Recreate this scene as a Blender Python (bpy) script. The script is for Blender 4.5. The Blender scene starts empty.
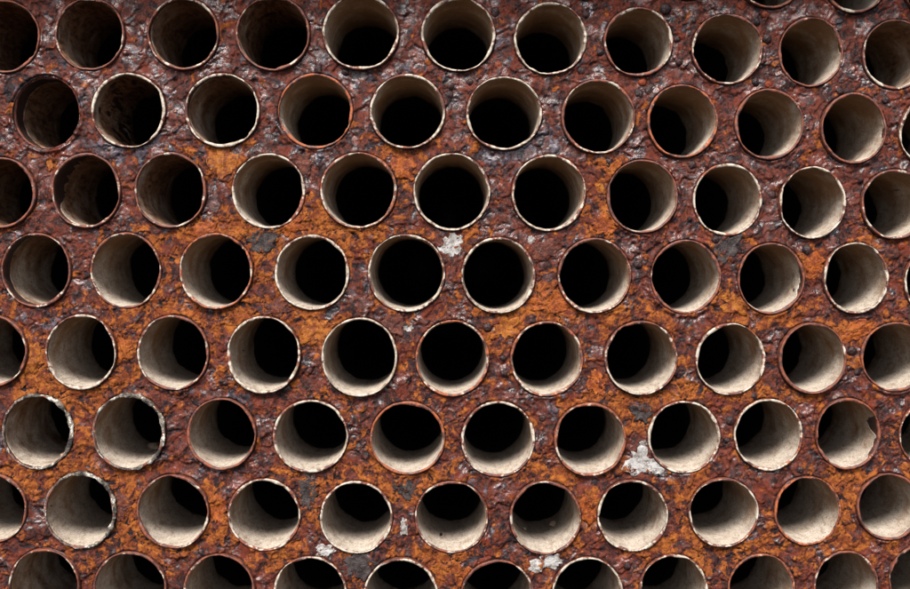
import bpy, math, random
import numpy as np
from mathutils import Vector

# ------------------------------------------------------------------ camera, world, sun, exposure
sc = bpy.context.scene
col = sc.collection
PXW, PXH = 910.0, 589.0            # the photograph's frame
DIST = 1.0                         # metres from lens to tube sheet
SCALE = 0.00085                    # metres per photo pixel on the tube sheet
FPX = DIST / SCALE
VPX, VPY = 447.0, 265.0            # where the tube axes converge

cam_d = bpy.data.cameras.new('camera')
cam = bpy.data.objects.new('camera', cam_d)
col.objects.link(cam)
cam.location = (0, -DIST, 0)
fwd = Vector((PXW/2 - VPX, FPX, -(PXH/2 - VPY))).normalized()
cam.rotation_euler = fwd.to_track_quat('-Z', 'Y').to_euler()
cam_d.sensor_fit = 'HORIZONTAL'
cam_d.sensor_width = 36.0
cam_d.lens = 36.0 * FPX / PXW
cam_d.clip_start = 0.01
cam_d.clip_end = 200.0
sc.camera = cam

SUN_EL, SUN_AZ = 47.0, -14.0       # azimuth: degrees left of the viewer's back
world = bpy.data.worlds.new('World')
sc.world = world
world.use_nodes = True
wn = world.node_tree
bg = wn.nodes['Background']
sky = wn.nodes.new('ShaderNodeTexSky')
sky.sky_type = 'NISHITA'
sky.sun_disc = False
sky.sun_elevation = math.radians(SUN_EL)
sky.air_density = 0.35
sky.dust_density = 0.8
sky.ozone_density = 0.3
el, az = math.radians(SUN_EL), math.radians(SUN_AZ)
sun_dir = Vector((math.sin(az)*math.cos(el), -math.cos(az)*math.cos(el), math.sin(el)))  # towards the sun
sky.sun_rotation = math.atan2(sun_dir.x, sun_dir.y)
haz = wn.nodes.new('ShaderNodeHueSaturation')      # thin overcast whitens the blue
haz.inputs['Saturation'].default_value = 0.30
wn.links.new(sky.outputs[0], haz.inputs['Color'])
wn.links.new(haz.outputs[0], bg.inputs[0])
bg.inputs[1].default_value = 0.05

sun_d = bpy.data.lights.new('sun', 'SUN')
sun_d.energy = 1.5
sun_d.angle = math.radians(24)
sun_d.color = (1.0, 0.96, 0.91)
sun = bpy.data.objects.new('sun', sun_d)
col.objects.link(sun)
sun.rotation_euler = sun_dir.to_track_quat('Z', 'Y').to_euler()

sc.view_settings.view_transform = 'Standard'
sc.view_settings.look = 'None'
sc.view_settings.gamma = 1.0
sc.view_settings.exposure = 2.88

# ------------------------------------------------------------------ helpers
rng = np.random.default_rng(7)
random.seed(7)

R_cam = fwd.to_track_quat('-Z', 'Y').to_matrix()

def unproject(px, py, y=0.0):
    """photo pixel -> (x, z) on the vertical plane at depth y"""
    d = R_cam @ Vector(((px - PXW/2), -(py - PXH/2), -FPX))
    t = (y + DIST) / d.y
    return d.x * t, d.z * t

_perm = rng.permutation(1024)
_ang = rng.random(1024) * 2*np.pi
_gx, _gy = np.cos(_ang), np.sin(_ang)

def perlin(x, y, seed=0):
    x = np.asarray(x, float) + seed*17.31 + 300.0
    y = np.asarray(y, float) + seed*9.77 + 300.0
    xi = np.floor(x).astype(np.int64); yi = np.floor(y).astype(np.int64)
    xf = x - xi; yf = y - yi
    u = xf*xf*xf*(xf*(xf*6-15)+10); v = yf*yf*yf*(yf*(yf*6-15)+10)
    def g(ix, iy, fx, fy):
        h = _perm[(_perm[(ix + seed*31) & 1023] + iy) & 1023]
        return _gx[h]*fx + _gy[h]*fy
    a = g(xi, yi, xf, yf); b = g(xi+1, yi, xf-1, yf)
    c = g(xi, yi+1, xf, yf-1); d = g(xi+1, yi+1, xf-1, yf-1)
    return (a + u*(b-a) + v*((c + u*(d-c)) - (a + u*(b-a)))) * 1.4

def fbm(x, y, seed=0, octs=4, gain=0.5, ridged=False):
    s = 0.0; amp = 1.0; tot = 0.0
    for o in range(octs):
        n = perlin(x*2**o, y*2**o, seed+o)
        if ridged: n = 1 - 2*np.abs(n)
        s = s + amp*n; tot += amp; amp *= gain
    return s / tot

def sstep(a, b, x):
    t = np.clip((x-a)/(b-a), 0, 1)
    return t*t*(3-2*t)

def worley(x, y, seed=0):
    xi = np.floor(x).astype(np.int64); yi = np.floor(y).astype(np.int64)
    f1 = np.full(x.shape, 9.0); f2 = np.full(x.shape, 9.0); cid = np.zeros(x.shape)
    for dx in (-1, 0, 1):
        for dy in (-1, 0, 1):
            cx = xi+dx; cy = yi+dy
            h = _perm[(_perm[(cx + seed*13) & 1023] + cy) & 1023]
            h2 = _perm[(h*7 + 91) & 1023]
            d = np.hypot(cx + 0.1 + 0.8*h/1023 - x, cy + 0.1 + 0.8*h2/1023 - y)
            m = d < f1
            f2 = np.where(m, f1, np.minimum(f2, d))
            cid = np.where(m, h/1023, cid)
            f1 = np.where(m, d, f1)
    return f1, f2, cid

def make_mesh(name, verts, faces, smooth=True):
    me = bpy.data.meshes.new(name)
    verts = np.asarray(verts, np.float32)
    faces = np.asarray(faces, np.int32)
    n, k = faces.shape
    me.vertices.add(len(verts)); me.vertices.foreach_set('co', verts.ravel())
    me.loops.add(n*k); me.loops.foreach_set('vertex_index', faces.ravel())
    me.polygons.add(n)
    me.polygons.foreach_set('loop_start', np.arange(0, n*k, k, dtype=np.int32))
    me.polygons.foreach_set('use_smooth', np.full(n, smooth, bool))
    me.update(calc_edges=True)
    return me

def attr(me, name, vals):
    a = me.attributes.new(name, 'FLOAT', 'POINT')
    a.data.foreach_set('value', np.asarray(vals, np.float32).ravel())

def link(name, me, mat, parent=None):
    o = bpy.data.objects.new(name, me)
    col.objects.link(o)
    if me is not None:
        me.materials.append(mat)
    if parent is not None:
        o.parent = parent
    return o

# ------------------------------------------------------------------ materials
class NT:
    def __init__(self, name):
        self.m = bpy.data.materials.new(name)
        self.m.use_nodes = True
        self.t = self.m.node_tree
        self.b = self.t.nodes['Principled BSDF']
        self.co = self.t.nodes.new('ShaderNodeTexCoord').outputs['Object']
        self.raw = self.co
    def new(self, kind, **kw):
        n = self.t.nodes.new(kind)
        for k, v in kw.items(): setattr(n, k, v)
        return n
    def set(self, sock, v):
        if isinstance(v, bpy.types.NodeSocket): self.t.links.new(v, sock)
        else: sock.default_value = v
    def math(self, op, a, b=0.0, c=None, clamp=False):
        n = self.new('ShaderNodeMath', operation=op, use_clamp=clamp)
        self.set(n.inputs[0], a); self.set(n.inputs[1], b)
        if c is not None: self.set(n.inputs[2], c)
        return n.outputs[0]
    def noise(self, scale, detail=4.0, rough=0.6, vec=None, dist=0.0):
        n = self.new('ShaderNodeTexNoise')
        self.set(n.inputs['Vector'], vec or self.co)
        n.inputs['Scale'].default_value = scale
        n.inputs['Detail'].default_value = detail
        n.inputs['Roughness'].default_value = rough
        n.inputs['Distortion'].default_value = dist
        return n.outputs['Fac']
    def vor(self, scale, vec=None, feature='F1', out='Distance'):
        n = self.new('ShaderNodeTexVoronoi', feature=feature)
        self.set(n.inputs['Vector'], vec or self.co)
        n.inputs['Scale'].default_value = scale
        return n.outputs[out]
    def attr(self, name, kind='GEOMETRY'):
        n = self.new('ShaderNodeAttribute', attribute_name=name, attribute_type=kind)
        return n.outputs['Fac']
    def ramp(self, f, lo, hi, a=0.0, b=1.0):
        n = self.new('ShaderNodeMapRange', interpolation_type='SMOOTHSTEP')
        self.set(n.inputs['Value'], f)
        for i, v in zip((1, 2, 3, 4), (lo, hi, a, b)): self.set(n.inputs[i], v)
        return n.outputs[0]
    def mix(self, f, a, b, mode='MIX'):
        n = self.new('ShaderNodeMix', data_type='RGBA', blend_type=mode)
        self.set(n.inputs['Factor'], f)
        for s, v in ((n.inputs[6], a), (n.inputs[7], b)):
            self.set(s, v if isinstance(v, bpy.types.NodeSocket) else (*v, 1.0))
        return n.outputs[2]
    def bump(self, h, strength, dist, normal=None):
        n = self.new('ShaderNodeBump')
        n.inputs['Strength'].default_value = strength
        n.inputs['Distance'].default_value = dist
        self.set(n.inputs['Height'], h)
        if normal is not None: self.set(n.inputs['Normal'], normal)
        return n.outputs[0]
    def seeded(self):
        oi = self.new('ShaderNodeObjectInfo').outputs['Random']
        s = self.math('MULTIPLY', oi, 37.0)
        n = self.new('ShaderNodeVectorMath', operation='ADD')
        c = self.new('ShaderNodeCombineXYZ')
        self.set(c.inputs[0], s); self.set(c.inputs[1], self.math('MULTIPLY', oi, 11.0)); self.set(c.inputs[2], s)
        self.t.links.new(self.co, n.inputs[0]); self.t.links.new(c.outputs[0], n.inputs[1])
        self.co = n.outputs[0]
        return oi
    def done(self, color, rough, normal=None, spec=0.5, metal=0.0):
        self.set(self.b.inputs['Base Color'], color)
        self.set(self.b.inputs['Roughness'], rough)
        self.set(self.b.inputs['Specular IOR Level'], spec)
        self.set(self.b.inputs['Metallic'], metal)
        if normal is not None: self.set(self.b.inputs['Normal'], normal)
        return self.m

def mat_plate():
    n = NT('rusted_plate')
    org, gry, drk, pal, yel = (n.attr(a) for a in ('orange', 'grey', 'dark', 'pale', 'yellow'))
    smo = n.attr('smooth')
    fine = n.noise(330, 6, 0.70)
    mid = n.noise(120, 5, 0.62, dist=1.2)
    grit = n.vor(700)
    base = n.mix(n.ramp(mid, 0.35, 0.68), (0.0060, 0.0024, 0.0024), (0.082, 0.0165, 0.0080))
    base = n.mix(n.ramp(fine, 0.52, 0.72), base, (0.1055, 0.0234, 0.0110))
    base = n.mix(n.ramp(n.noise(38, 4, 0.6), 0.5, 0.66, 0, 0.75), base, (0.0782, 0.0118, 0.0039))
    base = n.mix(n.ramp(n.noise(61, 5, 0.7), 0.53, 0.64, 0, 0.8), base, (0.0110, 0.0039, 0.0054))
    oc = n.mix(n.ramp(mid, 0.38, 0.66), (0.0799, 0.0166, 0.0042), (0.1835, 0.0545, 0.0089))
    oc = n.mix(n.ramp(fine, 0.55, 0.75), oc, (0.2266, 0.0782, 0.0118))
    oc = n.mix(n.ramp(n.noise(170, 5, 0.72), 0.54, 0.64, 0, 0.8), oc, (0.0234, 0.0054, 0.0035))
    c = n.mix(n.ramp(n.math('ADD', org, n.math('MULTIPLY', n.math('SUBTRACT', fine, 0.5), 0.55)), 0.36, 0.58), base, oc)
    c = n.mix(n.ramp(n.math('ADD', yel, n.math('SUBTRACT', fine, 0.5)), 0.4, 0.75), c, (0.2110, 0.0859, 0.0098))
    gf = n.ramp(n.math('ADD', gry, n.math('MULTIPLY', n.math('SUBTRACT', fine, 0.5), 0.7)), 0.44, 0.76)
    gc = n.mix(n.ramp(mid, 0.4, 0.65), (0.0160, 0.0120, 0.0156), (0.0784, 0.0608, 0.0720))
    c = n.mix(gf, c, gc)
    df = n.ramp(n.math('ADD', drk, n.math('MULTIPLY', n.math('SUBTRACT', fine, 0.5), 0.8)), 0.40, 0.70)
    c = n.mix(df, c, (0.0086, 0.0043, 0.0054))
    pf = n.ramp(n.math('ADD', pal, n.math('SUBTRACT', fine, 0.5)), 0.45, 0.70)
    c = n.mix(pf, c, (0.2344, 0.1954, 0.1563))
    # fine peppering of black pits and pale grains, as on pitted scale
    c = n.mix(n.math('MULTIPLY', n.ramp(n.noise(820, 3, 0.62), 0.57, 0.64, 0, 0.85), n.math('SUBTRACT', 1.0, n.math('MULTIPLY', smo, 0.7))), c, (0.0051, 0.0027, 0.0031))
    c = n.mix(n.ramp(n.noise(1100, 2, 0.5), 0.66, 0.75, 0, 0.6), c, (0.1954, 0.1446, 0.1329))
    h = n.math('ADD', n.math('MULTIPLY', n.noise(1000, 5, 0.65), 1.0), n.math('MULTIPLY', n.noise(420, 3, 0.6), 0.55))
    nb = n.bump(h, 0.75, 0.0005)
    gl = n.ramp(n.math('ADD', n.noise(48, 5, 0.62), n.math('MULTIPLY', org, 0.16)), 0.40, 0.52)
    ro = n.math('ADD', 0.26, n.math('MULTIPLY', gl, 0.44))
    ro = n.math('ADD', ro, n.math('MULTIPLY', n.ramp(org, 0.2, 0.6), 0.2))
    return n.done(c, ro, nb, n.math('SUBTRACT', 0.50, n.math('MULTIPLY', gl, 0.36)))

def mat_wall():
    n = NT('rusted_tube_steel'); n.seeded()
    a, b = n.noise(190, 5, 0.65), n.noise(650, 3, 0.6)
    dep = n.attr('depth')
    c = n.mix(n.ramp(a, 0.36, 0.66), (0.0386, 0.0113, 0.0083), (0.1390, 0.0386, 0.0165))
    c = n.mix(n.ramp(b, 0.55, 0.72), c, (0.1853, 0.0669, 0.0257))
    c = n.mix(n.ramp(n.noise(90, 3), 0.56, 0.7, 0, 0.8), c, (0.1133, 0.0875, 0.0927))
    bore_dark = n.mix(n.ramp(a, 0.4, 0.7), (0.0051, 0.0036, 0.0031), (0.0154, 0.0083, 0.0057))
    c = n.mix(dep, c, bore_dark)                       # the bore turns near black with depth
    return n.done(c, 0.6, n.bump(n.math('ADD', a, b), 0.6, 0.0008), 0.4)

def mat_lip():
    n = NT('worn_tube_lip'); n.seeded()
    pale = n.attr('pale', 'OBJECT'); red = n.attr('red', 'OBJECT')
    wear = n.attr('wear')
    a, b, d = n.noise(75, 3, 0.6), n.noise(210, 5, 0.7), n.noise(1000, 3, 0.6)
    rust = n.mix(n.ramp(b, 0.38, 0.66), (0.0379, 0.0119, 0.0092), (0.1353, 0.0335, 0.0141))
    rust = n.mix(n.math('MULTIPLY', red, n.ramp(b, 0.42, 0.6)), rust, (0.2165, 0.0514, 0.0119))
    rust = n.mix(n.ramp(d, 0.56, 0.72, 0, 0.8), rust, (0.1407, 0.0920, 0.0866))
    worn = n.mix(n.ramp(b, 0.36, 0.62), (0.13, 0.09, 0.06), (0.33, 0.29, 0.24))
    worn = n.mix(n.ramp(d, 0.58, 0.72, 0, 0.5), worn, (0.1082, 0.0649, 0.0433))
    f = n.math('ADD', n.math('MULTIPLY', wear, 0.40), n.math('MULTIPLY', pale, 0.50))
    f = n.math('ADD', f, n.math('MULTIPLY', n.math('SUBTRACT', a, 0.5), 2.4))
    f = n.math('ADD', f, n.math('MULTIPLY', n.math('SUBTRACT', b, 0.5), 1.3))
    fac = n.ramp(f, 0.50, 0.68)
    c = n.mix(fac, rust, worn)
    ro = n.ramp(b, 0.35, 0.65, 0.5, 0.75)
    return n.done(c, ro, n.bump(n.math('ADD', b, n.math('MULTIPLY', d, 0.5)), 0.45, 0.0005), 0.35)

def mat_lining():
    n = NT('lime_scale'); n.seeded()
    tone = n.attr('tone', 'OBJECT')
    mp = n.new('ShaderNodeMapping'); mp.inputs['Scale'].default_value = (1, 0.28, 1)
    n.t.links.new(n.co, mp.inputs['Vector'])
    a, b = n.noise(42, 4, 0.6), n.noise(720, 3, 0.65)
    st = n.noise(260, 4, 0.6, vec=mp.outputs[0])
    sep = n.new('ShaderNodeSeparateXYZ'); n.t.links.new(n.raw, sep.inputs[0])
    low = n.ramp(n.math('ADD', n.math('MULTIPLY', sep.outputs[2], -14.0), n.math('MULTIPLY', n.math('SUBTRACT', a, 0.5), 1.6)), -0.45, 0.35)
    c = n.mix(low, (0.185, 0.092, 0.040), (0.375, 0.325, 0.270))  # shade inside the bore painted in: brown upper side, pale lower side
    c = n.mix(n.ramp(n.noise(75, 4, 0.6), 0.45, 0.75, 0, 0.4), c, (0.18, 0.118, 0.074))
    c = n.mix(n.ramp(st, 0.46, 0.70, 0, 0.5), c, (0.13, 0.078, 0.042))
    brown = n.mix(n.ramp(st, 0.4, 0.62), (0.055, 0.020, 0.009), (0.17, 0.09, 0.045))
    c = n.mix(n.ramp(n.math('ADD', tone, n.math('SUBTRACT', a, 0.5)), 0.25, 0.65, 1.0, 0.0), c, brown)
    c = n.mix(n.ramp(n.noise(330, 2, 0.5), 0.66, 0.72, 0, 0.85), c, (0.09, 0.05, 0.03))
    c = n.mix(n.ramp(b, 0.48, 0.66, 0, 0.7), c, (0.11, 0.07, 0.042))
    return n.done(c, 0.9, n.bump(n.math('ADD', n.math('MULTIPLY', st, 0.7), b), 0.7, 0.0011), 0.2)

def mat_crust():
    n = NT('black_and_white_crust'); n.seeded()
    a, b = n.noise(120, 5, 0.65), n.noise(620, 3, 0.6)
    c = n.mix(n.ramp(a, 0.42, 0.56), (0.0132, 0.0102, 0.0090), (0.1200, 0.0990, 0.0780))
    c = n.mix(n.ramp(n.math('ADD', a, n.math('MULTIPLY', n.math('SUBTRACT', b, 0.5), 0.5)), 0.58, 0.65), c, (0.42, 0.40, 0.36))
    return n.done(c, 0.7, n.bump(n.math('ADD', a, b), 1.0, 0.0022), 0.35)

def mat_flake(name, c1, c2, c3, rough=0.55):
    n = NT(name); n.seeded()
    a, b = n.noise(180, 5, 0.65), n.noise(650, 4, 0.65)
    c = n.mix(n.ramp(a, 0.38, 0.64), c1, c2)
    c = n.mix(n.ramp(b, 0.54, 0.70), c, c3)
    c = n.mix(n.ramp(n.noise(620, 3, 0.6), 0.62, 0.72, 0, 0.7), c, (0.03, 0.014, 0.012))
    return n.done(c, rough, n.bump(n.math('ADD', a, b), 0.8, 0.0009), 0.15)

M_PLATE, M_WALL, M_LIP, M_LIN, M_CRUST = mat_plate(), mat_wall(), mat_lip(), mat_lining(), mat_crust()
M_FL_O = mat_flake('orange_rust_flake', (0.0824, 0.0132, 0.0025), (0.1894, 0.0453, 0.0050), (0.2224, 0.0782, 0.0123))
M_FL_Y = mat_flake('ochre_rust_flake', (0.0906, 0.0186, 0.0033), (0.1977, 0.0618, 0.0066), (0.2224, 0.0989, 0.0206))
M_FL_D = mat_flake('dark_scale_patch', (0.010, 0.007, 0.007), (0.030, 0.023, 0.022), (0.055, 0.041, 0.038), 0.55)
M_FL_B = mat_flake('brown_rust_flake', (0.0247, 0.0066, 0.0050), (0.0782, 0.0206, 0.0115), (0.1112, 0.0412, 0.0247))
M_MIN = mat_flake('white_mineral', (0.11, 0.095, 0.086), (0.27, 0.26, 0.25), (0.33, 0.32, 0.31), 0.6)
M_BLIS = mat_flake('dark_blister', (0.0082, 0.0046, 0.0050), (0.0288, 0.0123, 0.0107), (0.0494, 0.0288, 0.0288), 0.3)
M_BLIR = mat_flake('red_blister', (0.0659, 0.0103, 0.0041), (0.1235, 0.0206, 0.0058), (0.1482, 0.0412, 0.0123), 0.45)

# ------------------------------------------------------------------ the tubes as measured in the photograph
# (cx, cy, rx, ry, look[, options]);  look: w pale lip, m mixed, r rusty, c crusted
ROWS = [
 ('strip cut by the top edge', [(771, -27.5, 34, 35, 'm'), (856, -23, 33, 35, 'm')]),
 ('top row', [(3, 36, 36, 36, 'r', dict(tone=.25)), (89.3, 33.8, 34.4, 35.5, 'm', dict(z0=4, tone=.30)), (183, 33.5, 35.2, 35.5, 'm', dict(z0=7, tone=.36)),
   (272.7, 33, 36.4, 36.5, 'm', dict(z0=3, tone=.30, bare=.25)), (360.7, 32, 38, 37, 'w', dict(tone=.75)), (458.3, 34, 36.8, 36.6, 'w'), (550.6, 38.4, 36, 35.8, 'w', dict(chip=1)),
   (638.7, 41.5, 34.2, 34.2, 'm'), (727.7, 48.6, 35.4, 35, 'm', dict(chip=1)), (811.2, 51.8, 32.2, 34.4, 'r', dict(notch=[(8, 9, 7)])), (896, 54.3, 33, 34.7, 'm')]),
 ('second row', [(47.4, 113, 34, 36.5, 'r', dict(z0=21, tone=.32, h=-2)), (128, 110.2, 36.4, 37, 'w', dict(tone=.30, bare=.45)), (222, 110, 36.8, 36.7, 'w', dict(z0=9, tone=.42)),
   (315.3, 111, 37, 37.1, 'r', dict(red=1)), (407.3, 111.3, 37.5, 36.8, 'w'), (504.2, 113, 37.6, 36.4, 'w'), (598.4, 116.3, 36.3, 37, 'm'),
   (682.6, 121, 35, 36.4, 'r', dict(red=1)), (769.8, 124, 34, 35, 'r'), (854.2, 128, 32.6, 35.2, 'r', dict(notch=[(-8, 9, 7)])), (933, 132, 33, 35, 'w')]),
 ('third row', [(0, 192.5, 34.8, 35, 'r', dict(tone=.30)), (85.5, 190.6, 34.2, 37.3, 'm', dict(z0=8, tone=.36, bare=.15, notch=[(150, 55, 26)])), (170.2, 190, 35.4, 37.4, 'm', dict(z0=3, h=5, tone=.38)), (268.5, 191, 36.3, 37, 'w'),
   (358.5, 190.3, 38, 37.7, 'm', dict(red=.6)), (451.9, 191.7, 37.9, 38.4, 'w'), (548.9, 193, 37, 38, 'w', dict(red=.6)), (642.8, 196.4, 35.4, 36.5, 'r'),
   (727.8, 199.6, 34.2, 36, 'w', dict(red=.6)), (813, 202.5, 33.2, 35.8, 'w'), (896, 204.2, 34, 34.7, 'm')]),
 ('fourth row', [(35.7, 270.3, 34.6, 36.7, 'm', dict(z0=16, tone=.5)), (125.4, 270.5, 35.4, 37.8, 'm', dict(z0=2)), (215.6, 271.2, 36.5, 37.7, 'm', dict(red=1)), (311.9, 272.6, 37.2, 37.4, 'w', dict(red=.7)),
   (406.4, 273, 38.5, 38.8, 'w'), (498.4, 275.5, 36.9, 38, 'w'), (594.8, 275.7, 36.7, 37.5, 'm', dict(chip=1)), (686, 276.7, 35.1, 36.6, 'r'),
   (771.4, 278.6, 33.2, 35.6, 'r', dict(notch=[(-5, 26, 8)])), (856.5, 278, 32.8, 35.7, 'w'), (938, 282, 33, 35, 'w')]),
 ('fifth row', [(-9, 351, 35.3, 36, 'm'), (80.4, 352.3, 35.1, 37.4, 'w', dict(chip=1, z0=3)), (172.8, 352.8, 35.8, 37.4, 'm', dict(debris=[(-50, 70, 4.5), (-35, 80, 3)])), (263.4, 355, 36.7, 38.7, 'w', dict(z0=1, h=7)),
   (359.4, 357.5, 37.7, 39.4, 'w', dict(chip=1, pale=1.25, h=7)), (452.4, 358.4, 36.6, 38, 'm', dict(red=1)), (546.8, 359, 36.4, 37.5, 'm', dict(red=.6)), (641.3, 358, 36.4, 37, 'm'),
   (730.7, 359.3, 35, 35.8, 'w', dict(notch=[(10, 10, 3)])), (813, 358.6, 33.6, 35.7, 'r', dict(h=7)), (896, 357, 34.6, 34.8, 'r', dict(red=.5))]),
 ('sixth row', [(36.7, 432.1, 35.3, 37.6, 'c', dict(z0=5, debris=[(-45, 55, 4), (-70, 35, 2.5)])), (128.3, 432.4, 36.2, 38, 'c', dict(z0=2, debris=[(-95, 95, 7), (-50, 70, 4)])), (221.3, 434.4, 34.4, 35.6, 'r'), (310.3, 436.5, 37.4, 36.6, 'w'),
   (407.5, 438.5, 37.4, 36.8, 'r', dict(red=.8)), (498, 439.2, 37, 38.2, 'm', dict(pale=.5)), (590.3, 439.8, 35.8, 36.8, 'm', dict(red=.6, notch=[(-65, 30, 4)])), (684.5, 437.4, 36.3, 36.5, 'w'),
   (768.7, 435, 34.5, 36, 'w', dict(red=.8)), (848.5, 434, 32.4, 35.8, 'r', dict(notch=[(12, 17, 24), (-25, 20, 10)])), (933, 435, 33.6, 35, 'm')]),
 ('seventh row', [(-9, 508.5, 35.3, 35, 'm'), (79.7, 511, 35.8, 37.9, 'c', dict(z0=3)), (172.5, 512, 36.1, 37, 'm', dict(chip=1)), (264.1, 515, 36.1, 36.4, 'm', dict(pale=.4)),
   (356.2, 517.5, 36.3, 36.5, 'w'), (451.6, 517.4, 36.8, 36.2, 'm'), (545.5, 518.3, 35.8, 37, 'm', dict(chip=1, debris=[(-60, 80, 4), (-120, 60, 2)])), (632.8, 516, 35.4, 36.1, 'w'),
   (723.9, 513.2, 35, 34.7, 'm', dict(pale=.4)), (808.2, 511.4, 33.2, 35, 'r', dict(red=1, chip=1)), (890, 507.3, 32.6, 33.8, 'r')]),
 ('bottom row', [(43.4, 586, 35.3, 36.5, 'm'), (129.5, 589, 36.7, 37, 'm'), (218.9, 591, 35.7, 36.5, 'm'), (309.9, 593.5, 37, 37, 'w'), (401, 595, 37, 36.5, 'w', dict(chip=1)),
   (497.3, 597, 37, 36.8, 'm'), (587.6, 594, 35.8, 36.5, 'w'), (673.8, 591, 34.4, 36.5, 'w'), (762, 590, 33.8, 36, 'r', dict(red=.6)), (846.2, 587, 32.5, 36, 'm'), (922, 580, 32.5, 35.5, 'm')]),
]
ORD = ['first', 'second', 'third', 'fourth', 'fifth', 'sixth', 'seventh', 'eighth', 'ninth', 'tenth', 'eleventh']
LOOK = {'w': 'pale-lipped', 'm': 'patchy-lipped', 'r': 'rusty-lipped', 'c': 'crusty-lipped'}

tubes = []
for ri, (rname, lst) in enumerate(ROWS):
    for ci, t in enumerate(lst):
        cx, cy, rx, ry, look = t[:5]
        opt = dict(t[5]) if len(t) > 5 else {}
        if ri == 0:
            lab = 'boiler tube at the top edge showing only its lower lip, %s of two' % ('left' if ci == 0 else 'right')
        else:
            where = 'first from the left' if ci == 0 else ('last on the right' if ci == len(lst)-1 else ORD[ci] + ' from the left')
            lab = '%s boiler tube, %s in the %s' % (LOOK[look], where, rname if ri in (1, 8) else rname + ' down')
        tubes.append(dict(cx=cx, cy=cy, rx=rx, ry=ry, look=look, opt=opt, label=lab, seen=True))
# the field of tubes goes on a little past the frame
edge = []
for ri, (rname, lst) in enumerate(ROWS[1:]):
    a, b = lst[0], lst[-1]
    lv_ = rname if ri in (0, 7) else rname + ' down'
    edge += [(a[0]-87, a[1]+1, 'beyond the left edge, level with the ' + lv_), (b[0]+82, b[1]+(2 if ri < 4 else -3), 'beyond the right edge, level with the ' + lv_)]
for i, x in enumerate((-55, 38, 132, 228, 318, 410, 505, 597, 687)):
    edge.append((x, -44 + max(0, x-450)*0.03, 'above the top edge, %s from the left' % ORD[i]))
edge.append((938, -18, 'above the top right corner'))
for i, x in enumerate((0, 86, 174, 265, 356, 450, 543, 631, 718, 803, 884)):
    edge.append((x, 671 - abs(x-450)*0.012, 'below the bottom edge, %s from the left' % ORD[i]))
for i, (x, y, wh) in enumerate(edge):
    tubes.append(dict(cx=x, cy=y, rx=34.5, ry=36, look='mrw'[i % 3], opt={}, label='boiler tube ' + wh, seen=False))

for i, t in enumerate(tubes):
    r = np.random.default_rng(100+i)
    o = t['opt']
    left = max(0.0, (300 - t['cx'])/300)
    t['h'] = o.get('h', r.uniform(2.5, 6.0)) * 0.001
    t['x'], t['z'] = unproject(t['cx'], t['cy'], -t['h'])
    k = SCALE * (DIST - t['h'])/DIST
    t['R'] = (t['rx']*k*1.008, t['ry']*k*1.008)
    t['z0'] = o.get('z0', r.uniform(0.5, 2.0) + 3.0*left*r.random()) * 0.001
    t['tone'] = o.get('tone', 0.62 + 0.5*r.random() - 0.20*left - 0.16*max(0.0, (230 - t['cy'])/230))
    base = {'w': 0.62, 'm': 0.05, 'r': -0.5, 'c': 0.0}[t['look']]
    t['pale'] = o.get('pale', base)
    t['red'] = o.get('red', 0.25*r.random())
    t['seed'] = i
    t['collar'] = {'w': 0.4, 'm': 0.7, 'r': 1.2, 'c': 0.5}[t['look']] * r.uniform(0.3, 1.2)

# ------------------------------------------------------------------ tube sheet: one continuous corroded plate with real holes
CELL = 0.00078
X0, Z1 = unproject(-146, -92); X1, Z0 = unproject(1070, 720)
nx = int((X1-X0)/CELL)+1; nz = int((Z1-Z0)/CELL)+1
gx = np.linspace(X0, X1, nx); gz = np.linspace(Z0, Z1, nz)
GX, GZ = np.meshgrid(gx, gz)
PX = GX/SCALE + VPX; PY = VPY - GZ/SCALE           # plate coordinates in units of 0.85 mm
dist = np.full(GX.shape, 1.0); near = np.zeros(GX.shape, np.int32)
HOLE_IN = 0.0011
for i, t in enumerate(tubes):
    rad = 0.062
    i0, i1 = np.searchsorted(gx, (t['x']-rad, t['x']+rad)); j0, j1 = np.searchsorted(gz, (t['z']-rad, t['z']+rad))
    if i1 <= i0 or j1 <= j0: continue
    sl = (slice(j0, j1), slice(i0, i1))
    Rm = sum(t['R'])/2
    q = np.hypot((GX[sl]-t['x'])/t['R'][0], (GZ[sl]-t['z'])/t['R'][1])
    d = (q-1)*Rm
    m = d < dist[sl]
    dist[sl] = np.where(m, d, dist[sl]); near[sl] = np.where(m, i, near[sl])
keep = dist > -HOLE_IN - 0.6*CELL
snap = keep & (dist < -HOLE_IN + 0.45*CELL)
for idx in zip(*np.nonzero(snap)):
    t = tubes[near[idx]]; Rm = sum(t['R'])/2
    dx = GX[idx]-t['x']; dz = GZ[idx]-t['z']
    q = math.hypot(dx/t['R'][0], dz/t['R'][1])
    s = (1 - HOLE_IN/Rm)/q
    GX[idx] = t['x']+dx*s; GZ[idx] = t['z']+dz*s
dist[snap] = -HOLE_IN

ids = np.full(GX.shape, -1, np.int64)
ids[keep] = np.arange(keep.sum())
x = GX[keep]; z = GZ[keep]; px = PX[keep]; py = PY[keep]; ds = dist[keep]
U, V = x*1000, z*1000                                # millimetres

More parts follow.
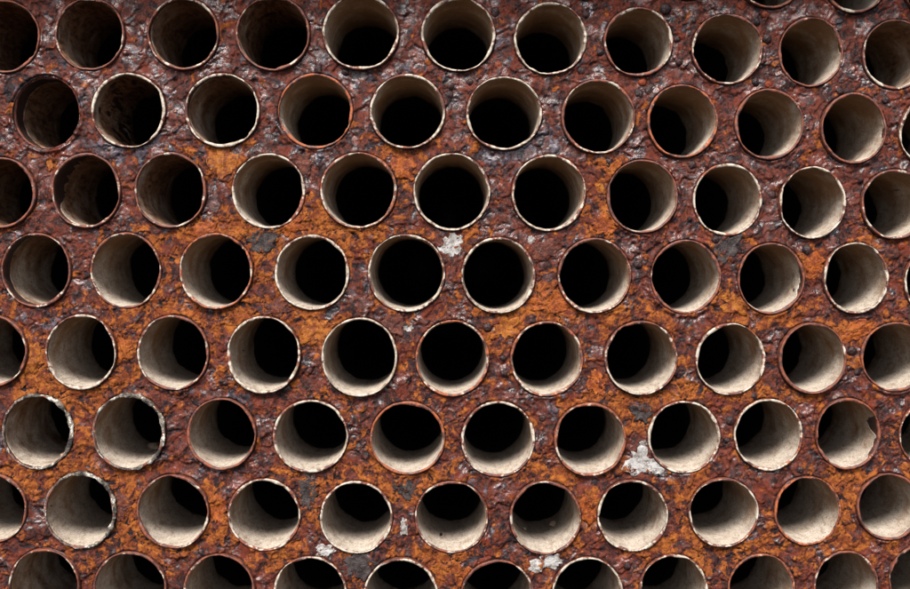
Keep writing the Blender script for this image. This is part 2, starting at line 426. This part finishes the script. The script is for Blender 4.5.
def spots(lst, px, py):
    s = np.zeros(px.shape)
    for (cx, cy, rx, ry, a) in lst:
        s += a*np.exp(-(((px-cx)/rx)**2 + ((py-cy)/ry)**2))
    return s
ORANGE = [(185, 165, 60, 18, .8), (225, 150, 30, 20, .6), (300, 225, 60, 40, .8), (200, 235, 60, 22, .9), (340, 235, 45, 25, .7), (170, 300, 60, 25, .6),
          (30, 365, 22, 35, 1.0), (65, 395, 40, 25, .9), (125, 350, 18, 40, .7), (80, 470, 45, 30, .7), (125, 500, 25, 50, .8), (150, 545, 45, 14, .9), (210, 500, 20, 40, .6),
          (265, 320, 45, 22, .8), (320, 325, 30, 18, .8), (410, 140, 35, 22, .6), (400, 165, 22, 25, .7), (600, 180, 18, 50, .8), (590, 230, 25, 18, .5), (550, 300, 60, 18, .9), (510, 325, 18, 22, .9),
          (640, 320, 50, 15, .6), (640, 410, 30, 28, .8), (590, 405, 30, 14, .5), (570, 500, 20, 45, .7), (680, 550, 50, 25, .7), (550, 470, 35, 14, .5), (400, 490, 45, 18, .8), (310, 490, 25, 30, .7),
          (280, 560, 45, 14, .7), (440, 560, 30, 25, .8), (475, 575, 25, 15, .7), (360, 460, 30, 14, .5), (780, 320, 40, 14, .8), (855, 330, 35, 12, .9), (810, 265, 22, 14, .7), (740, 300, 30, 14, .6),
          (770, 395, 40, 14, .5), (690, 500, 25, 20, .6), (770, 550, 50, 14, .7), (850, 480, 35, 14, .8), (860, 550, 30, 20, .6), (845, 520, 12, 40, .6), (680, 395, 25, 15, .6), (720, 130, 20, 25, .35),
          (820, 120, 12, 30, .5), (480, 140, 25, 12, .5), (250, 250, 16, 50, .8), (20, 470, 35, 20, .6), (230, 345, 14, 40, .4), (450, 240, 60, 14, .3), (880, 240, 30, 14, .4), (440, 460, 30, 30, .4)]
GREY = [(60, 80, 90, 40, .30), (150, 60, 60, 40, .35), (110, 150, 40, 14, .5), (150, 150, 60, 20, .5), (330, 75, 70, 30, .35), (255, 30, 20, 50, .3), (310, 155, 30, 16, .55), (500, 160, 40, 22, .75), (545, 140, 25, 14, .7),
        (395, 75, 60, 14, .3), (500, 60, 25, 45, .3), (590, 20, 25, 45, .35), (685, 90, 25, 30, .35), (130, 230, 60, 14, .35), (60, 320, 35, 14, .7), (560, 420, 50, 25, .5), (480, 480, 40, 18, .5), (560, 378, 25, 16, .6),
        (380, 265, 12, 25, .6), (340, 290, 30, 14, .5), (270, 300, 30, 12, .4), (210, 400, 40, 14, .5), (190, 470, 30, 20, .55), (235, 480, 20, 25, .5), (690, 250, 30, 40, .35), (720, 490, 25, 30, .5), (770, 540, 30, 12, .45),
        (730, 90, 50, 14, .2), (800, 200, 14, 30, .3), (630, 280, 14, 40, .4), (270, 395, 50, 14, .3), (360, 400, 30, 18, .3), (5, 450, 14, 30, .6), (870, 390, 20, 20, .3)]
DARK = [(20, 85, 30, 18, .7), (320, 20, 14, 40, .2), (450, 92, 12, 14, .6), (600, 85, 20, 10, .2), (880, 10, 40, 30, .6), (850, 95, 40, 14, .5), (700, 20, 40, 30, .3), (270, 240, 14, 16, .7), (725, 247, 22, 12, .8),
        (360, 568, 22, 16, .9), (405, 487, 14, 10, .7), (310, 492, 12, 18, .7), (355, 440, 14, 30, .5), (450, 465, 16, 20, .45), (500, 545, 30, 20, .5), (720, 560, 25, 20, .5), (115, 560, 25, 30, .5), (110, 480, 25, 20, .3), (30, 530, 16, 30, .6),
        (70, 310, 16, 22, .4), (880, 450, 20, 30, .3), (840, 240, 16, 30, .3), (635, 265, 14, 25, .6), (480, 375, 22, 16, .3), (400, 400, 35, 16, .35), (870, 170, 40, 14, .4), (765, 160, 40, 10, .3), (200, 410, 30, 14, .3), (660, 470, 25, 18, .3)]
YEL = [(225, 160, 16, 16, .6), (395, 235, 30, 14, .45), (315, 330, 18, 12, .6), (506, 328, 12, 14, .5), (730, 300, 16, 12, .6), (855, 328, 22, 9, .5), (600, 190, 10, 25, .45), (35, 360, 12, 20, .5), (145, 540, 16, 12, .6), (640, 425, 18, 20, .3), (680, 545, 22, 12, .3), (410, 480, 22, 8, .4)]
PALE = [(450, 247, 14, 14, .25), (478, 300, 25, 10, .35), (540, 248, 14, 10, .4), (410, 328, 10, 8, .4), (345, 295, 12, 12, .3), (500, 385, 22, 12, .35), (605, 322, 10, 12, .4), (355, 455, 8, 10, .3), (870, 470, 20, 8, .35), (150, 245, 20, 10, .3), (120, 230, 14, 10, .35)]

w1 = fbm(U/26, V/26, 1, 4); w2 = fbm(U/26, V/26, 5, 4)
wu, wv = U + 9*w1, V + 9*w2
n_lo = fbm(U/40, V/40, 9, 4)
n_md = fbm(wu/13, wv/13, 13, 5, 0.55)
n_md2 = fbm(wu/9, wv/9, 21, 5, 0.55)
n_fi = fbm(U/3.2, V/3.2, 30, 4, 0.6)
n_rg = fbm(wu/6, wv/6, 41, 4, 0.55, ridged=True)

orange = spots(ORANGE, px, py)*0.66 + 1.15*n_md + 0.30*n_lo + 0.20*sstep(120, 320, py) - 0.02
grey = spots(GREY, px, py)*0.95 + 0.85*n_md2 - 0.06 - 0.12*sstep(600, 800, px) - 0.14*sstep(280, 420, py)
dark = spots(DARK, px, py)*0.8 + 0.95*fbm(wu/11, wv/11, 53, 5, 0.6)
yellow = spots(YEL, px, py)*0.8 + 0.35*n_md2 - 0.05
pale = spots(PALE, px, py)*0.9 + 0.55*fbm(wu/5, wv/5, 61, 4) - 0.12

# sheets of scale with their own outlines: slate-blue mill scale, smooth orange crust, black spalls
e1 = fbm(wu/10, wv/10, 101, 4, 0.45); e2 = fbm(wu/9, wv/9, 111, 4, 0.45); e3 = fbm(wu/8, wv/8, 121, 4, 0.45)
slate = sstep(0.17, 0.20, e1)
spall = sstep(0.24, 0.27, e2)
smooth = sstep(0.06, 0.10, e3)*sstep(0.15, 0.35, orange)
grey = grey + 0.42*slate - 0.3*smooth
dark = dark + 0.55*spall - 0.35*smooth
orange = orange - 0.25*slate - 0.2*spall + 0.2*smooth
yellow = yellow + 0.22*smooth*(e1 > -0.05)
# long hairline cracks wandering over the crust
hc = np.minimum(np.abs(fbm(wu/22, wv/22, 131, 4, 0.55)), np.abs(fbm(wu/17, wv/17, 141, 4, 0.55)))
hair = sstep(0.022, 0.004, hc)*sstep(-0.1, 0.15, n_lo + 0.3*orange)
# relief, millimetres
h = 0.9*n_lo + 0.40*smooth - 0.35*spall + 0.15*slate - 0.8*hair
dark = dark + 0.6*hair
# lifted crust in ragged sheets with sharp broken edges
for s, (sc_, thr, th) in enumerate(((24, 0.02, 1.0), (16, 0.06, 0.8), (10, 0.12, 0.6))):
    f = fbm(wu/sc_, wv/sc_, 70+5*s, 3, 0.45)
    h = h + th*sstep(thr-0.018, thr+0.018, f)
f1, f2, cid = worley(wu/10.5, wv/10.5, 3)
crack = sstep(0.09, 0.0, f2-f1)
cm = sstep(0.15, 0.45, orange)*sstep(-0.25, 0.15, n_lo)
h = h + (cid-0.5)*0.5*cm - 0.9*crack*cm
dark = dark + 0.8*crack*cm
h = h + 0.05*n_fi*(1-0.6*smooth)*(1-0.4*slate) + 0.05*np.clip(n_rg, -1, 1)*sstep(0.5, 0.1, orange)
# pits
f1, f2, cid = worley(U/4.3+0.4*w1, V/4.3, 8)
pit = sstep(0.34, 0.05, f1)*(cid > 0.45)*sstep(0.6, 0.1, orange)
h = h - 0.4*pit*(n_lo > 0.0)
dark = dark + 0.35*pit*(n_lo > 0.0)
# a rust weld round each tube, and the crevice beside its wall
colr = np.array([t['collar'] for t in tubes])[near[keep]]
dm = ds*1000
ringn = 0.6 + 0.9*fbm(U/8, V/8, 90, 3)
h = h + np.clip(ringn, 0, 2)*colr*1.6*np.exp(-((dm-1.6)/1.5)**2)
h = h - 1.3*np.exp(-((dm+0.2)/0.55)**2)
tzz = np.array([t['z'] for t in tubes])[near[keep]]; txx = np.array([t['x'] for t in tubes])[near[keep]]
below = sstep(0.006, -0.02, z - tzz)
run = fbm((x-txx)*1000/2.6, z*1000/30, 151, 4, 0.55)
orange = orange + 0.22*np.exp(-np.clip(dm, 0, 99)/2.2)*(0.6+fbm(U/9, V/9, 161, 3)) + 0.55*below*np.exp(-np.clip(dm, 0, 99)/12)*np.clip(run, -0.5, 1)
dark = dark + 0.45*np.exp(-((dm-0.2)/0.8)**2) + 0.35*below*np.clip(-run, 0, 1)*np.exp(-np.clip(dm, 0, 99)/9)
# small blisters, too many to count
nb = 900
bx = rng.uniform(X0, X1, nb*3); bz = rng.uniform(Z0, Z1, nb*3)
order_ok = []
hh = np.zeros(GX.shape); HB = np.zeros(GX.shape)
for k in range(nb*3):
    qx, qy = bx[k]/SCALE+VPX, VPY-bz[k]/SCALE
    prob = 0.03 + 0.14*(qy < 170) + 0.12*(qx > 620)
    if rng.random() > prob: continue
    r = rng.uniform(0.0009, 0.0024)
    i0 = int((bx[k]-r*1.6-X0)/CELL); i1 = i0+int(3.2*r/CELL)+2
    j0 = int((bz[k]-r*1.6-Z0)/CELL); j1 = j0+int(3.2*r/CELL)+2
    i0, j0 = max(i0, 0), max(j0, 0)
    sl = (slice(j0, j1), slice(i0, i1))
    d = np.hypot(GX[sl]-bx[k], GZ[sl]-bz[k])/r
    dome = np.sqrt(np.clip(1-d*d, 0, 1))
    hh[sl] = np.maximum(hh[sl], dome*r*1000*0.75)
    HB[sl] = np.maximum(HB[sl], (d < 1.05)*rng.uniform(0, 0.5))
h = h + hh[keep]
dark = dark + HB[keep]
h = np.clip(h*1.1, -3.2, 4.8)
H = np.zeros(GX.shape); H[keep] = h*0.001

def height(xx, zz):
    i = np.clip(((np.asarray(xx)-X0)/CELL).astype(int), 1, nx-2); j = np.clip(((np.asarray(zz)-Z0)/CELL).astype(int), 1, nz-2)
    return H[j, i]

verts = np.stack([x, -h*0.001, z], 1)
a, b, c, d = ids[:-1, :-1], ids[:-1, 1:], ids[1:, 1:], ids[1:, :-1]
ok = (a >= 0) & (b >= 0) & (c >= 0) & (d >= 0)
inside = (dist[:-1, :-1] < -HOLE_IN-1e-6) | (dist[:-1, 1:] < -HOLE_IN-1e-6) | (dist[1:, 1:] < -HOLE_IN-1e-6) | (dist[1:, :-1] < -HOLE_IN-1e-6)
ok &= ~inside
faces = np.stack([a[ok], b[ok], c[ok], d[ok]], 1)
# skirt: the plate is 20 mm thick at its cut edges
nv = len(verts); sk_v = []; sk_f = []
border = [(0, i) for i in range(nx)] + [(j, nx-1) for j in range(1, nz)] + [(nz-1, i) for i in range(nx-2, -1, -1)] + [(j, 0) for j in range(nz-2, 0, -1)]
bid = [ids[p] for p in border]
for p in border: sk_v.append((GX[p], 0.02, GZ[p]))
for k in range(len(border)):
    k2 = (k+1) % len(border)
    if bid[k] >= 0 and bid[k2] >= 0:
        sk_f.append((bid[k2], bid[k], nv+k, nv+k2))
verts = np.vstack([verts, np.array(sk_v)]); faces = np.vstack([faces, np.array(sk_f)])
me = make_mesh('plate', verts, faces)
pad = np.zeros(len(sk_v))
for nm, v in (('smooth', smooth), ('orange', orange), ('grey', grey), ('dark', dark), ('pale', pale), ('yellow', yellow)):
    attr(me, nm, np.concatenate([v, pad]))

sheet = bpy.data.objects.new('tube_sheet', None)
col.objects.link(sheet)
sheet.empty_display_size = 0.05
sheet['label'] = 'corroded orange and purple-brown steel tube sheet that holds all the boiler tubes'
sheet['category'] = 'tube sheet'
link('plate', me, M_PLATE, sheet)

# out-of-view strip added forward of the top and left edges to shade the plate
FW, FT, FR = 0.085, 0.014, 0.06
path = [(X1, Z1)] + [(X0+FR+FR*math.cos(a_), Z1-FR+FR*math.sin(a_)) for a_ in np.linspace(math.pi/2, math.pi, 12)] + [(X0, Z0)]
fv, ff = [], []
for k, (qx_, qz_) in enumerate(path):
    p0 = path[max(k-1, 0)]; p1 = path[min(k+1, len(path)-1)]
    tx, tz = p1[0]-p0[0], p1[1]-p0[1]; tl = math.hypot(tx, tz); nx_, nz_ = tz/tl, -tx/tl      # outwards
    if nx_*(qx_-(X0+X1)/2) + nz_*(qz_-(Z0+Z1)/2) < 0: nx_, nz_ = -nx_, -nz_
    for (o_, y_) in ((0.001, 0.02), (0.001, -FW+0.003), (0.004, -FW), (FT-0.003, -FW), (FT, -FW+0.003), (FT, 0.02)):
        fv.append((qx_+nx_*o_, y_, qz_+nz_*o_))
for k in range(len(path)-1):
    for i in range(6):
        j = (i+1) % 6
        ff.append((k*6+i, k*6+j, (k+1)*6+j, (k+1)*6+i))
link('shade_flange', make_mesh('shade_flange', fv, ff, False), M_FL_B, sheet)

# ------------------------------------------------------------------ flakes, mineral patches and blisters on the plate
TX = np.array([t['x'] for t in tubes]); TZ = np.array([t['z'] for t in tubes])
TRX = np.array([t['R'][0] for t in tubes]); TRZ = np.array([t['R'][1] for t in tubes])
def clear(xx, zz, gap=0.0008):
    """move points that fall inside a tube out to its wall"""
    xx = np.array(xx, float); zz = np.array(zz, float)
    q = np.hypot((xx[:, None]-TX)/(TRX+gap), (zz[:, None]-TZ)/(TRZ+gap))
    k = q.argmin(1); qm = np.maximum(q[np.arange(len(k)), k], 1e-6)
    s_ = np.where(qm < 1, 1/qm, 1)
    return TX[k] + (xx-TX[k])*s_, TZ[k] + (zz-TZ[k])*s_

def patch(name, cx, cy, rx, ry, mat, th, seed, rot=0.0, tri=0.0, rough=0.28, lump=0.3):
    """an irregular crust lying on the plate: polar sheet with a broken rim and real thickness"""
    r = np.random.default_rng(seed)
    x0, z0 = unproject(cx, cy)
    na, nr = 44, 9
    ang = np.linspace(0, 2*np.pi, na, endpoint=False)
    ph = r.uniform(0, 50)
    out = 1 + rough*(fbm(np.cos(ang)*1.5+ph, np.sin(ang)*1.5+ph, 3, 4, 0.65)*1.6) + tri*np.cos(3*ang - np.pi/2*3)
    V_, F_ = [], []
    for k in range(nr+2):
        f = min(k, nr)/nr
        rr = f*out
        lx = rr*np.cos(ang)*rx*SCALE; lz = rr*np.sin(ang)*ry*SCALE
        X_ = x0 + lx*math.cos(rot) - lz*math.sin(rot); Z_ = z0 + lx*math.sin(rot) + lz*math.cos(rot)
        X_, Z_ = clear(X_, Z_)
        base = height(X_, Z_)
        if k <= nr-1: top = 0.5*base + 0.5*np.median(base) + th*(1 + lump*fbm(X_*300, Z_*300, seed % 50, 3)) 
        else: top = base + th*0.75
        if k == nr+1: top = base - 0.0012
        V_.append(np.stack([X_-x0, -top, Z_-z0], 1))
    V_ = np.vstack(V_)
    for k in range(nr+1):
        for i in range(na):
            j = (i+1) % na
            F_.append((k*na+i, (k+1)*na+i, (k+1)*na+j, k*na+j))
    m = make_mesh(name, V_, [(f[0], f[3], f[2], f[1]) for f in F_])
    o = link(name, m, mat, sheet)
    o.location = (x0, 0, z0)
    return o

FL = [(506, 328, 11, 13, M_FL_Y, .0010), (394, 325, 10, 13, M_FL_B, .0012), (316, 332, 15, 10, M_FL_Y, .0008), (262, 240, 13, 14, M_FL_D, .0007), (725, 247, 18, 11, M_FL_D, .0007),
      (360, 566, 17, 13, M_FL_D, .0009), (308, 492, 10, 16, M_FL_D, .0006), (405, 488, 12, 9, M_FL_D, .0006), (641, 412, 9, 9, M_FL_D, .0012), (277, 308, 13, 8, M_FL_B, .0014),
      (607, 225, 12, 10, M_FL_O, .0012), (552, 302, 22, 9, M_FL_O, .0009), (545, 250, 15, 9, M_FL_B, .0010), (596, 383, 9, 12, M_FL_O, .0012), (734, 303, 14, 10, M_FL_Y, .0009),
      (856, 331, 18, 9, M_FL_O, .0009), (812, 266, 12, 10, M_FL_O, .0009), (223, 163, 13, 15, M_FL_Y, .0010), (403, 168, 10, 12, M_FL_O, .0010), (29, 358, 9, 16, M_FL_Y, .0011),
      (118, 345, 12, 16, M_FL_O, .0010), (302, 165, 11, 10, M_FL_B, .0010), (204, 232, 14, 9, M_FL_O, .0012), (120, 505, 10, 14, M_FL_B, .0009), (216, 507, 8, 15, M_FL_O, .0009),
      (52, 163, 5, 7, M_FL_Y, .0010), (592, 510, 12, 14, M_FL_O, .0008), (690, 160, 12, 9, M_FL_B, .0009), (470, 580, 12, 10, M_FL_O, .0008), (290, 225, 14, 9, M_FL_O, .0010), (450, 322, 8, 6, M_FL_B, .0010)]
for i, (cx, cy, rx, ry, m, th) in enumerate(FL):
    patch('dark_scale_patch' if m is M_FL_D else 'rust_flake', cx, cy, rx*1.05, ry*1.05, m, th*0.55, 300+i, rot=rng.uniform(-.5, .5), rough=0.75)

MN = [(642, 463, 15, 14, .0016, .22), (658, 470, 9, 6, .0014, 0), (643, 443, 4, 2.5, .0012, 0), (548, 561, 15, 8, .0014, .1), (537, 566, 8, 7, .0012, 0), (325, 550, 9, 6, .0014, 0), (404, 527, 4, 9, .0009, 0),
      (450, 246, 10, 11, .0008, .1), (456, 240, 7, 5, .0007, 0), (531, 240, 4, 4, .0009, 0), (539, 252, 3.5, 3, .0009, 0), (408, 327, 5, 4, .0010, 0)]
for i, (cx, cy, rx, ry, th, tri) in enumerate(MN):
    o = patch('mineral_deposit', cx, cy, rx, ry, M_MIN, th*0.28, 400+i, tri=tri, rough=0.6, lump=0.5)

def blister(cx, cy, r, mat, seed):
    r = r*SCALE
    x0, z0 = (float(v[0]) for v in clear(*([c_] for c_ in unproject(cx, cy)), gap=r+0.0006))
    na, nr = 16, 6
    V_, F_ = [], []
    for k in range(nr+1):
        f = k/nr*math.pi/2*1.05
        for i in range(na):
            a_ = 2*math.pi*i/na
            n_ = 1 + 0.22*float(perlin(np.array(math.cos(a_)*1.2+seed), np.array(math.sin(a_)*1.2+f*1.5), 3))
            V_.append((r*math.sin(f)*math.cos(a_)*n_, -r*0.6*math.cos(f)*n_, r*math.sin(f)*math.sin(a_)*n_))
    for k in range(nr):
        for i in range(na):
            j = (i+1) % na
            F_.append((k*na+i, k*na+j, (k+1)*na+j, (k+1)*na+i))
    o = link('rust_blister', make_mesh('rust_blister', V_, F_), mat, sheet)
    o.location = (x0, -float(height(x0, z0))+0.0004, z0)
BL = [(495, 12, 5), (665, 9, 6), (639, 94, 5), (649, 91, 5), (449, 95, 5), (450, 86, 4), (581, 71, 4), (677, 39, 4), (772, 195, 4.5), (806, 250, 5), (638, 264, 5), (852, 351, 5), (857, 372, 4), (487.5, 327, 5),
      (503, 358, 3.5), (504, 373, 4), (543, 418, 4), (627, 566, 4), (602, 52, 4), (586, 14, 4), (765, 40, 5), (756, 22, 4), (679, 62, 4), (692, 165, 4), (845, 108, 4), (318, 80, 4), (400, 72, 4), (348, 66, 3.5), (470, 82, 3.5), (755, 82, 4), (715, 240, 4), (755, 400, 4), (727, 440, 4), (742, 425, 5), (800, 470, 4), (885, 100, 4)]
for i, (cx, cy, r) in enumerate(BL): blister(cx, cy, r, M_BLIS, i*1.7)
for i, (cx, cy, r) in enumerate([(642, 81, 4.5), (498, 65, 4.5), (741, 6, 4.5), (765, 14, 4.5), (902, 246, 5), (768, 87, 4)]): blister(cx, cy, r, M_BLIR, 60+i*1.3)

# ------------------------------------------------------------------ tubes
NA = 128
TH = np.linspace(0, 2*np.pi, NA, endpoint=False)
CT, ST = np.cos(TH), np.sin(TH)
BORE = 0.60
def ring_noise(seed, freq, octs=3, extra=0.0):
    return fbm(CT*freq + seed*3.7 + extra, ST*freq + seed*1.9 - extra, seed % 40, octs, 0.6)

def lathe(rings):
    """rings: list of (radius factor arrays rx, rz, y array) -> verts, quad faces"""
    V_ = np.vstack([np.stack([rx*CT, np.broadcast_to(y, NA), rz*ST], 1) for rx, rz, y in rings])
    i = np.arange(NA); j = (i+1) % NA
    F_ = [np.stack([k*NA+i, (k+1)*NA+i, (k+1)*NA+j, k*NA+j], 1) for k in range(len(rings)-1)]
    return V_, np.vstack(F_)

def build_tube(t):
    s = t['seed']; Rx, Rz = t['R']; hgt = t['h']; opt = t['opt']; look = t['look']
    root = bpy.data.objects.new('boiler_tube', None); col.objects.link(root)
    root.location = (t['x'], 0, t['z']); root.empty_display_size = 0.03
    root['label'] = t['label']; root['group'] = 'boiler tubes set in the rusty tube sheet'
    root['category'] = 'tube'
    chip = opt.get('chip', 0)
    oval = 0.0006*ring_noise(s, 0.8, 2)
    wob = 0.0003*ring_noise(s, 3, 2)
    th = 0.0020 + 0.0021*ring_noise(s+50, 1.1, 2) + 0.0003*ring_noise(s+51, 5, 3)
    th = np.clip(th, 0.0009, 0.0042)
    lipz = -hgt + 0.0016*ring_noise(s+52, 1.3, 3) + (0.0005+0.0012*chip)*np.clip(ring_noise(s+53, 7, 3)-0.05, 0, 1)*2
    rr_ = np.random.default_rng(900+s)
    for _ in range(rr_.integers(0, 3) + 2*chip):
        da = (TH - rr_.uniform(0, 2*np.pi) + np.pi) % (2*np.pi) - np.pi
        wd = rr_.uniform(0.08, 0.30)
        bite = np.exp(-(da/wd)**4)*np.clip(0.7 + 0.8*ring_noise(s+82, 8, 3), 0, 1.5)
        lipz = lipz + min(hgt*0.5+0.0006, 0.0026)*rr_.uniform(0.4, 1.0)*bite
        th = np.clip(th*(1 - 0.45*bite), 0.0008, 0.005)
    def ring(off, y, k=1.0):
        o_ = oval + wob*k
        return (Rx + o_ + off, Rz + o_ + off, y)
    # lip: the worn end of the tube
    lv, lf = lathe([ring(0.0000, lipz+0.0024), ring(0.0001, lipz+0.0012), ring(-0.0002, lipz+0.00035), ring(-0.28*th, lipz), ring(-0.55*th, lipz+0.00005+0.0002*ring_noise(s+54, 9, 2)),
                    ring(-0.85*th, lipz+0.0003), ring(-th, lipz+0.0010), ring(-th, lipz+0.0030)])
    me_ = make_mesh('lip', lv, lf)
    attr(me_, 'wear', np.repeat([0.0, 0.1, 0.5, 0.9, 1.0, 1.0, 0.6, 0.1], NA))
    lip = o = link('lip', me_, M_LIP, root); o['pale'] = float(t['pale']); o['red'] = float(t['red'])
    # wall: outside stub and the bare bore behind the scale
    ov, of = lathe([ring(0, np.full(NA, 0.004)), ring(0.0001, np.full(NA, 0.0015)), ring(0, lipz+0.0023)])
    ys = [0.006, 0.012, 0.02, 0.035, 0.05, 0.07, 0.085, 0.10, 0.115, 0.14, 0.2, 0.35, BORE]
    iv, jf = lathe([ring(-th, lipz+0.0029)] + [ring(-0.0014, np.full(NA, y)) for y in ys] + [(np.full(NA, 1e-4), np.full(NA, 1e-4), np.full(NA, BORE))])
    me_ = make_mesh('wall', np.vstack([ov, iv]), np.vstack([of, jf+len(ov)]))
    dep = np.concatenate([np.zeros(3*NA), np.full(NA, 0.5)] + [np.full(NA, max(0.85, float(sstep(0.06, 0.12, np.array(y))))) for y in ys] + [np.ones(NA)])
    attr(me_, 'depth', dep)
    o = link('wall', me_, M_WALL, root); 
    # scale lining: pale deposit with a ragged front edge and a ragged inner end
    z0 = t['z0'] + (0.0016 + 0.10*t['z0'])*ring_noise(s+60, 2.2, 4) + 0.0006*ring_noise(s+61, 12, 2)
    for (ac, aw, depth) in opt.get('notch', []):
        da = (np.degrees(TH) - ac + 180) % 360 - 180
        z0 = z0 + depth*0.001*sstep(aw*1.15, aw*0.55, np.abs(da))*np.clip(0.9 + 0.9*ring_noise(s+62, 6, 4), 0.15, 1.6)
    front = np.maximum(-hgt + z0, lipz + 0.0016)
    end = 0.120 + 0.012*ring_noise(s+63, 1.2, 2) + 0.004*ring_noise(s+64, 6, 3)
    thick = 0.0006 + 0.0004*ring_noise(s+65, 2.5, 3)
    near_lip = sstep(0.005, 0.002, front-lipz)
    rings = [ring(-(near_lip*0.97*th + (1-near_lip)*0.0012), front+0.0003)]
    fr = [0, 0.006, 0.02, 0.05, 0.09, 0.14, 0.2, 0.27, 0.35, 0.44, 0.54, 0.65, 0.77, 0.88, 0.96, 1.0]
    for k, f in enumerate(fr):
        y = front + (end-front)*f
        r_ = 0.0016 + thick*(0.55 if k == 0 else 1.0) + 0.0004*ring_noise(s+66, 3.5, 3, extra=f*6)
        pn = ring_noise(s+80, 2.4, 4, extra=f*7) - opt.get('bare', 0.0)*(0.3+0.7*min(1, f*4))
        r_ = np.where((pn < -0.52) & (k > 0), 0.0007, r_)
        if k < 3:                                     # near the mouth the scale thins out onto the tube
            r_ = near_lip*(th + 0.00012) + (1-near_lip)*np.maximum(r_, th*(k == 0))
        if k == len(fr)-1: r_ = r_*0 + 0.0011
        rings.append(ring(-r_, y))
    sv, sf = lathe(rings)
    me_ = make_mesh('scale_lining', sv, sf)
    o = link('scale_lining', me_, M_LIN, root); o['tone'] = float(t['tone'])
    for (ad, depth, size) in opt.get('debris', []):
        a_ = math.radians(ad); rr2 = np.random.default_rng(int(1000+s*7+depth))
        gv, gf = [], []
        for k in range(7):
            p = math.pi*k/6
            for i in range(12):
                q_ = 2*math.pi*i/12
                n_ = 1 + 0.30*rr2.uniform(-1, 1)
                gv.append((math.sin(p)*math.cos(q_)*size*n_*0.001, math.sin(p)*math.sin(q_)*size*1.3*n_*0.001, math.cos(p)*size*0.45*n_*0.001))
        for k in range(6):
            for i in range(12):
                j = (i+1) % 12
                gf.append((k*12+i, (k+1)*12+i, (k+1)*12+j, k*12+j))
        g = link('scale_flake', make_mesh('scale_flake', gv, gf), M_LIN, o); g['tone'] = 0.9
        rb = (Rx+Rz)/2 - 0.0040
        g.location = (rb*math.cos(a_), depth*0.001, rb*math.sin(a_))
        g.rotation_euler = (0.2, -a_-math.pi/2, 0.3)
    if look == 'c':
        # lumpy black and white crust that has grown over the lip, thickest upper right
        amt = 0.12 + 0.88*sstep(-0.5, 0.7, np.cos(TH - math.radians(30 + 25*ring_noise(s+75, 0.1, 1)[0]))) 
        lump = np.clip(0.45 + 1.0*ring_noise(s+70, 2.2, 2) + 0.9*ring_noise(s+74, 7, 4), 0.02, 1.9)*amt
        rad = 0.0009 + 0.0017*lump
        mid = -0.0010 + 0.0004*lump + 0.0009*ring_noise(s+71, 4, 3)
        rr = []
        for k in range(9):
            p = math.pi*(k/8)*1.2 - 0.1*math.pi
            ln = 1 + 0.5*ring_noise(s+72, 5, 4, extra=0.25*k)
            rr.append(ring(mid + rad*math.cos(p)*1.05*ln, lipz + 0.0008 - rad*math.sin(p)*0.75*ln))
        cv, cf = lathe(rr)
        link('lip_crust', make_mesh('lip_crust', cv, cf), M_CRUST, lip)['label'] = 'lumpy black and white crust on the lip'
    return root

for t in tubes: build_tube(t)
